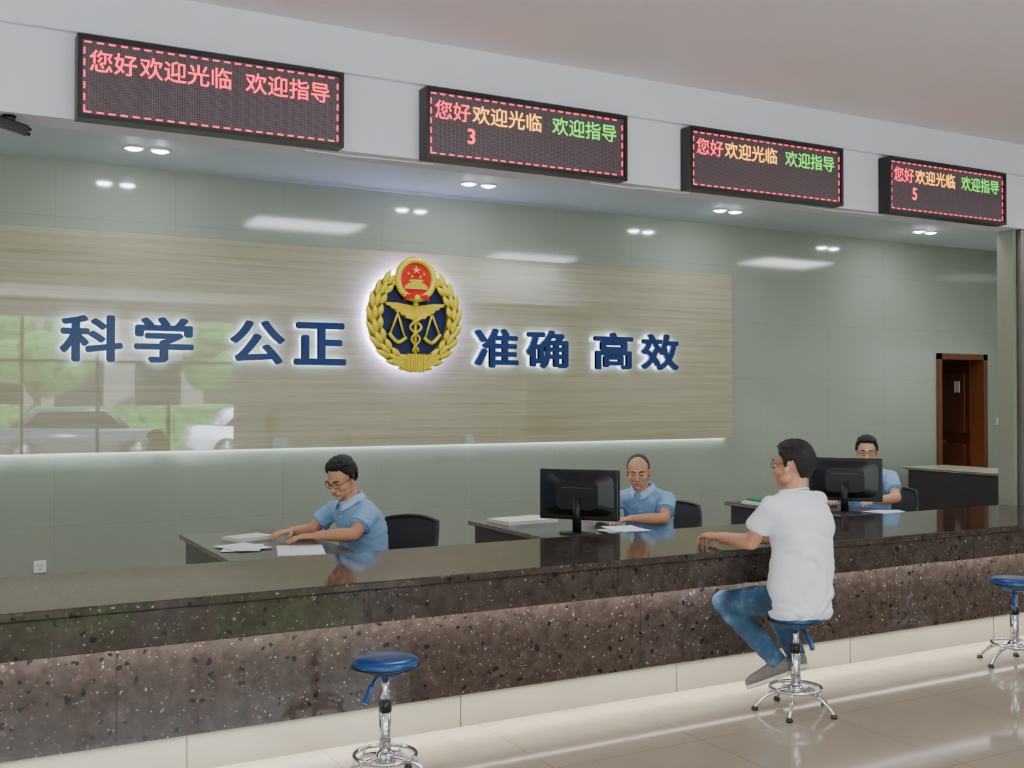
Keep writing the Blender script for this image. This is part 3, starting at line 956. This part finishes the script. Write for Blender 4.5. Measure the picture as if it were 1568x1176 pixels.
    finish(bm, 'shoes', P['shoes'], e, True); finish(bs, 'shoe_soles', P.get('sole', SOLE), e, True)
    return e

cust = dict(pelvis=(0, -.02, .585), neck=(.03, .02, 1.12), head=(.05, .055, 1.248), hrot=(10, 2, 2), bend=.035, loose=1.06,
    hem=[(-.20, .150, .118), (-.14, .168, .135)],
    sh_r=(.195, .01, 1.045), sh_l=(-.168, .03, 1.045), el_r=(.20, .20, .85), el_l=(-.16, .15, .855),
    wr_r=(.02, .36, .842), wr_l=(-.13, .385, .858),
    hd_r=((-.6, .8, 0), (0, 0, -1), (-.8, -.6, 0)), hd_l=((.0, 1, .04), (.1, 0, -1), (1, 0, .1), (.4, .6, .5)),
    kn_r=(.24, .33, .50), kn_l=(-.10, .375, .51), an_r=(.15, .10, .235), an_l=(.0, .10, .225), toe_r=(.20, .24, .17), toe_l=(-.075, .24, .155),
    shirt=SHIRTW, trousers=JEANS, shoes=SHOE, skin=SKIN2, glasses=True, sleeve=.60, thick=.018, top=.003, cuff=.048, wr=1.25, hs=1.0, nape=-.066)
person('seated_customer_man', (3.915, 4.14, 0), radians(11), cust)

base = dict(pelvis=(0, 0, .52), neck=(0, .09, .985), head=(0, .16, 1.118), hrot=(0, 22, 0), bend=.05,
    sh_r=(.172, .09, .915), sh_l=(-.172, .09, .915), el_r=(.25, .22, .79), el_l=(-.22, .24, .79),
    wr_r=(.20, .40, .798), wr_l=(-.06, .42, .798),
    hd_r=((-.2, 1, 0), (0, 0, -1), (-1, 0, 0)), hd_l=((.3, 1, 0), (0, 0, -1), (1, 0, 0)),
    kn_r=(.13, .43, .50), kn_l=(-.13, .43, .50), an_r=(.13, .36, .10), an_l=(-.13, .36, .10), toe_r=(.15, .56, .06), toe_l=(-.15, .56, .06),
    shirt=SHIRTB, trousers=TROU, shoes=SHOEB, sole=BLACKP, sock=BLACKP, collar=True, hs=.97, cuff=.055)
m1 = dict(base); m1.update(hrot=(14, 24, 0), glasses=True, thick=.016, top=.010,
    el_r=(.26, .20, .79), wr_r=(.26, .33, .80), el_l=(-.20, .22, .81), wr_l=(-.10, .40, .812), skin=SKIN2)
person('seated_officer_man', (2.33, 6.12, 0), radians(106), m1)
m2 = dict(base); m2.update(hrot=(22, 14, 0), bald=1, thick=.005, top=-.002, neck=(0, .11, .965), head=(0, .18, 1.095), sh_r=(.172, .10, .895), sh_l=(-.172, .10, .895), skin=SKIN2)
person('seated_officer_man', (4.43, 6.10, 0), radians(118), m2)
m3 = dict(base); m3.update(hrot=(12, 8, 0), glasses=True, neck=(0, .06, 1.03), head=(0, .10, 1.165), sh_r=(.172, .07, .96), sh_l=(-.172, .07, .96), thick=.015,
    el_l=(-.24, .18, .81), wr_l=(-.12, .38, .80), el_r=(.24, .18, .81))
person('seated_officer_man', (6.72, 6.26, 0), radians(122), m3)
office_chair(2.46, 6.16, radians(120))
office_chair(4.50, 6.12, radians(122))
office_chair(6.84, 6.28, radians(112))
# ------------------------------------------------------------------ exterior
box('ground_exterior', -30, 40, -40, -4.2, -.25, -.1, PAVE)
def tree(x, y, s):
    e = empty('tree', (x, y, -.1))
    bm = bmesh.new(); tube(bm, cat([(0, 0, 0), (.05, .05, 1.2*s), (0, 0, 2.4*s)]), [.16*s]*6+[.12*s]*7, 10); finish(bm, 'trunk', BARK, e, True)
    bm = bmesh.new()
    for i in range(9):
        r = bmesh.ops.create_icosphere(bm, subdivisions=3, radius=random.uniform(.6, .9)*s)
        off = V((random.uniform(-1, 1)*s, random.uniform(-1, 1)*s, (2.7+random.uniform(-.4, 1.2))*s))
        for v in r['verts']:
            v.co = v.co*(1+.25*noise.noise(v.co*2.5+off))+off
    finish(bm, 'canopy', FOL, e, True)
for x, s in ((-8, 1.1), (-3.5, 1.2), (2.2, 1.0), (7.5, 1.2), (13, 1.2)):
    tree(x+1, -19+random.uniform(-1, 1), s)
bm = bmesh.new(); abox(bm, -20, 25, -14.5, -13.7, -.1, 1.35)
bmesh.ops.subdivide_edges(bm, edges=bm.edges[:], cuts=30, use_grid_fill=True)
for v in bm.verts: v.co += V((noise.noise(v.co*2), noise.noise(v.co*2+V((5, 0, 0))), noise.noise(v.co*2+V((0, 9, 0)))))*.12
finish(bm, 'hedge', FOL, None, True)
e = empty('neighbouring_building', (3, -23, -.1))
box('facade', -22, 22, -1, 0, 0, 7.5, BLDG, e)
for i in range(16):
    for j in range(2):
        box('window_dark', -20.5+i*2.7, -18.9+i*2.7, 0, .05, 1.2+j*3.2, 2.9+j*3.2, GLASSD, e)
        box('window_sill', -20.6+i*2.7, -18.8+i*2.7, 0, .12, 1.08+j*3.2, 1.2+j*3.2, PLASTER, e)
def car(x, y, mat):
    e = empty('parked_car', (x, y, -.1))
    bm = bmesh.new()
    prism(bm, [(-2.1, .35), (2.1, .35), (2.15, .75), (1.95, .9), (-1.9, .95), (-2.15, .7)], -.85, .85)
    prism(bm, [(-1.5, .93), (1.25, .9), (.7, 1.4), (-1.0, 1.42)], -.72, .72)
    bmesh.ops.bevel(bm, geom=bm.edges[:], offset=.06, segments=3, affect='EDGES')
    finish(bm, 'body', mat, e, True)
    for s in (-1, 1):
        bm = bmesh.new(); prism(bm, [(-1.3, .97), (1.0, .95), (.62, 1.33), (-.92, 1.35)], s*.71, s*.735); finish(bm, 'side_window', GLASSD, e)
        for wx in (-1.3, 1.35):
            bm = bmesh.new(); cone(bm, (wx, s*.72, .32), (wx, s*.88, .32), .32, .32, False, 28); finish(bm, 'wheel', BLACKP, e, True)
            bm = bmesh.new(); cone(bm, (wx, s*.87, .32), (wx, s*.89, .32), .19, .19, False, 20); finish(bm, 'hub', STEEL, e, True)
car(-1.5, -10.8, CARW); car(3.4, -11.2, CARD); car(8.2, -10.9, CARW)

# ------------------------------------------------------------------ world, sun, camera
w = bpy.data.worlds.new('World'); SC.world = w; w.use_nodes = True
nt = w.node_tree; bg = nt.nodes['Background']
tc = N(nt, 'ShaderNodeTexCoord'); sp = N(nt, 'ShaderNodeSeparateXYZ'); nt.links.new(tc.outputs['Generated'], sp.inputs[0])
nt.links.new(ramp(nt, sp.outputs[2], [(0, (.97, .98, 1, 1)), (.6, (.68, .80, 1, 1))]), bg.inputs[0])
bg.inputs[1].default_value = 13
s = bpy.data.lights.new('sun', 'SUN'); s.energy = 45; s.angle = radians(2)
so = bpy.data.objects.new('sun', s); COL.objects.link(so)
so.rotation_euler = V((-.35, -.55, -1)).to_track_quat('-Z', 'Y').to_euler()

cam = bpy.data.cameras.new('camera'); co = bpy.data.objects.new('camera', cam); COL.objects.link(co)
co.location = (0, 0, 1.6); co.rotation_euler = (radians(90.69), 0, radians(-28.7))
cam.sensor_width = 36; cam.lens = 1650/1568*36; cam.clip_start = .05; cam.clip_end = 200
SC.camera = co
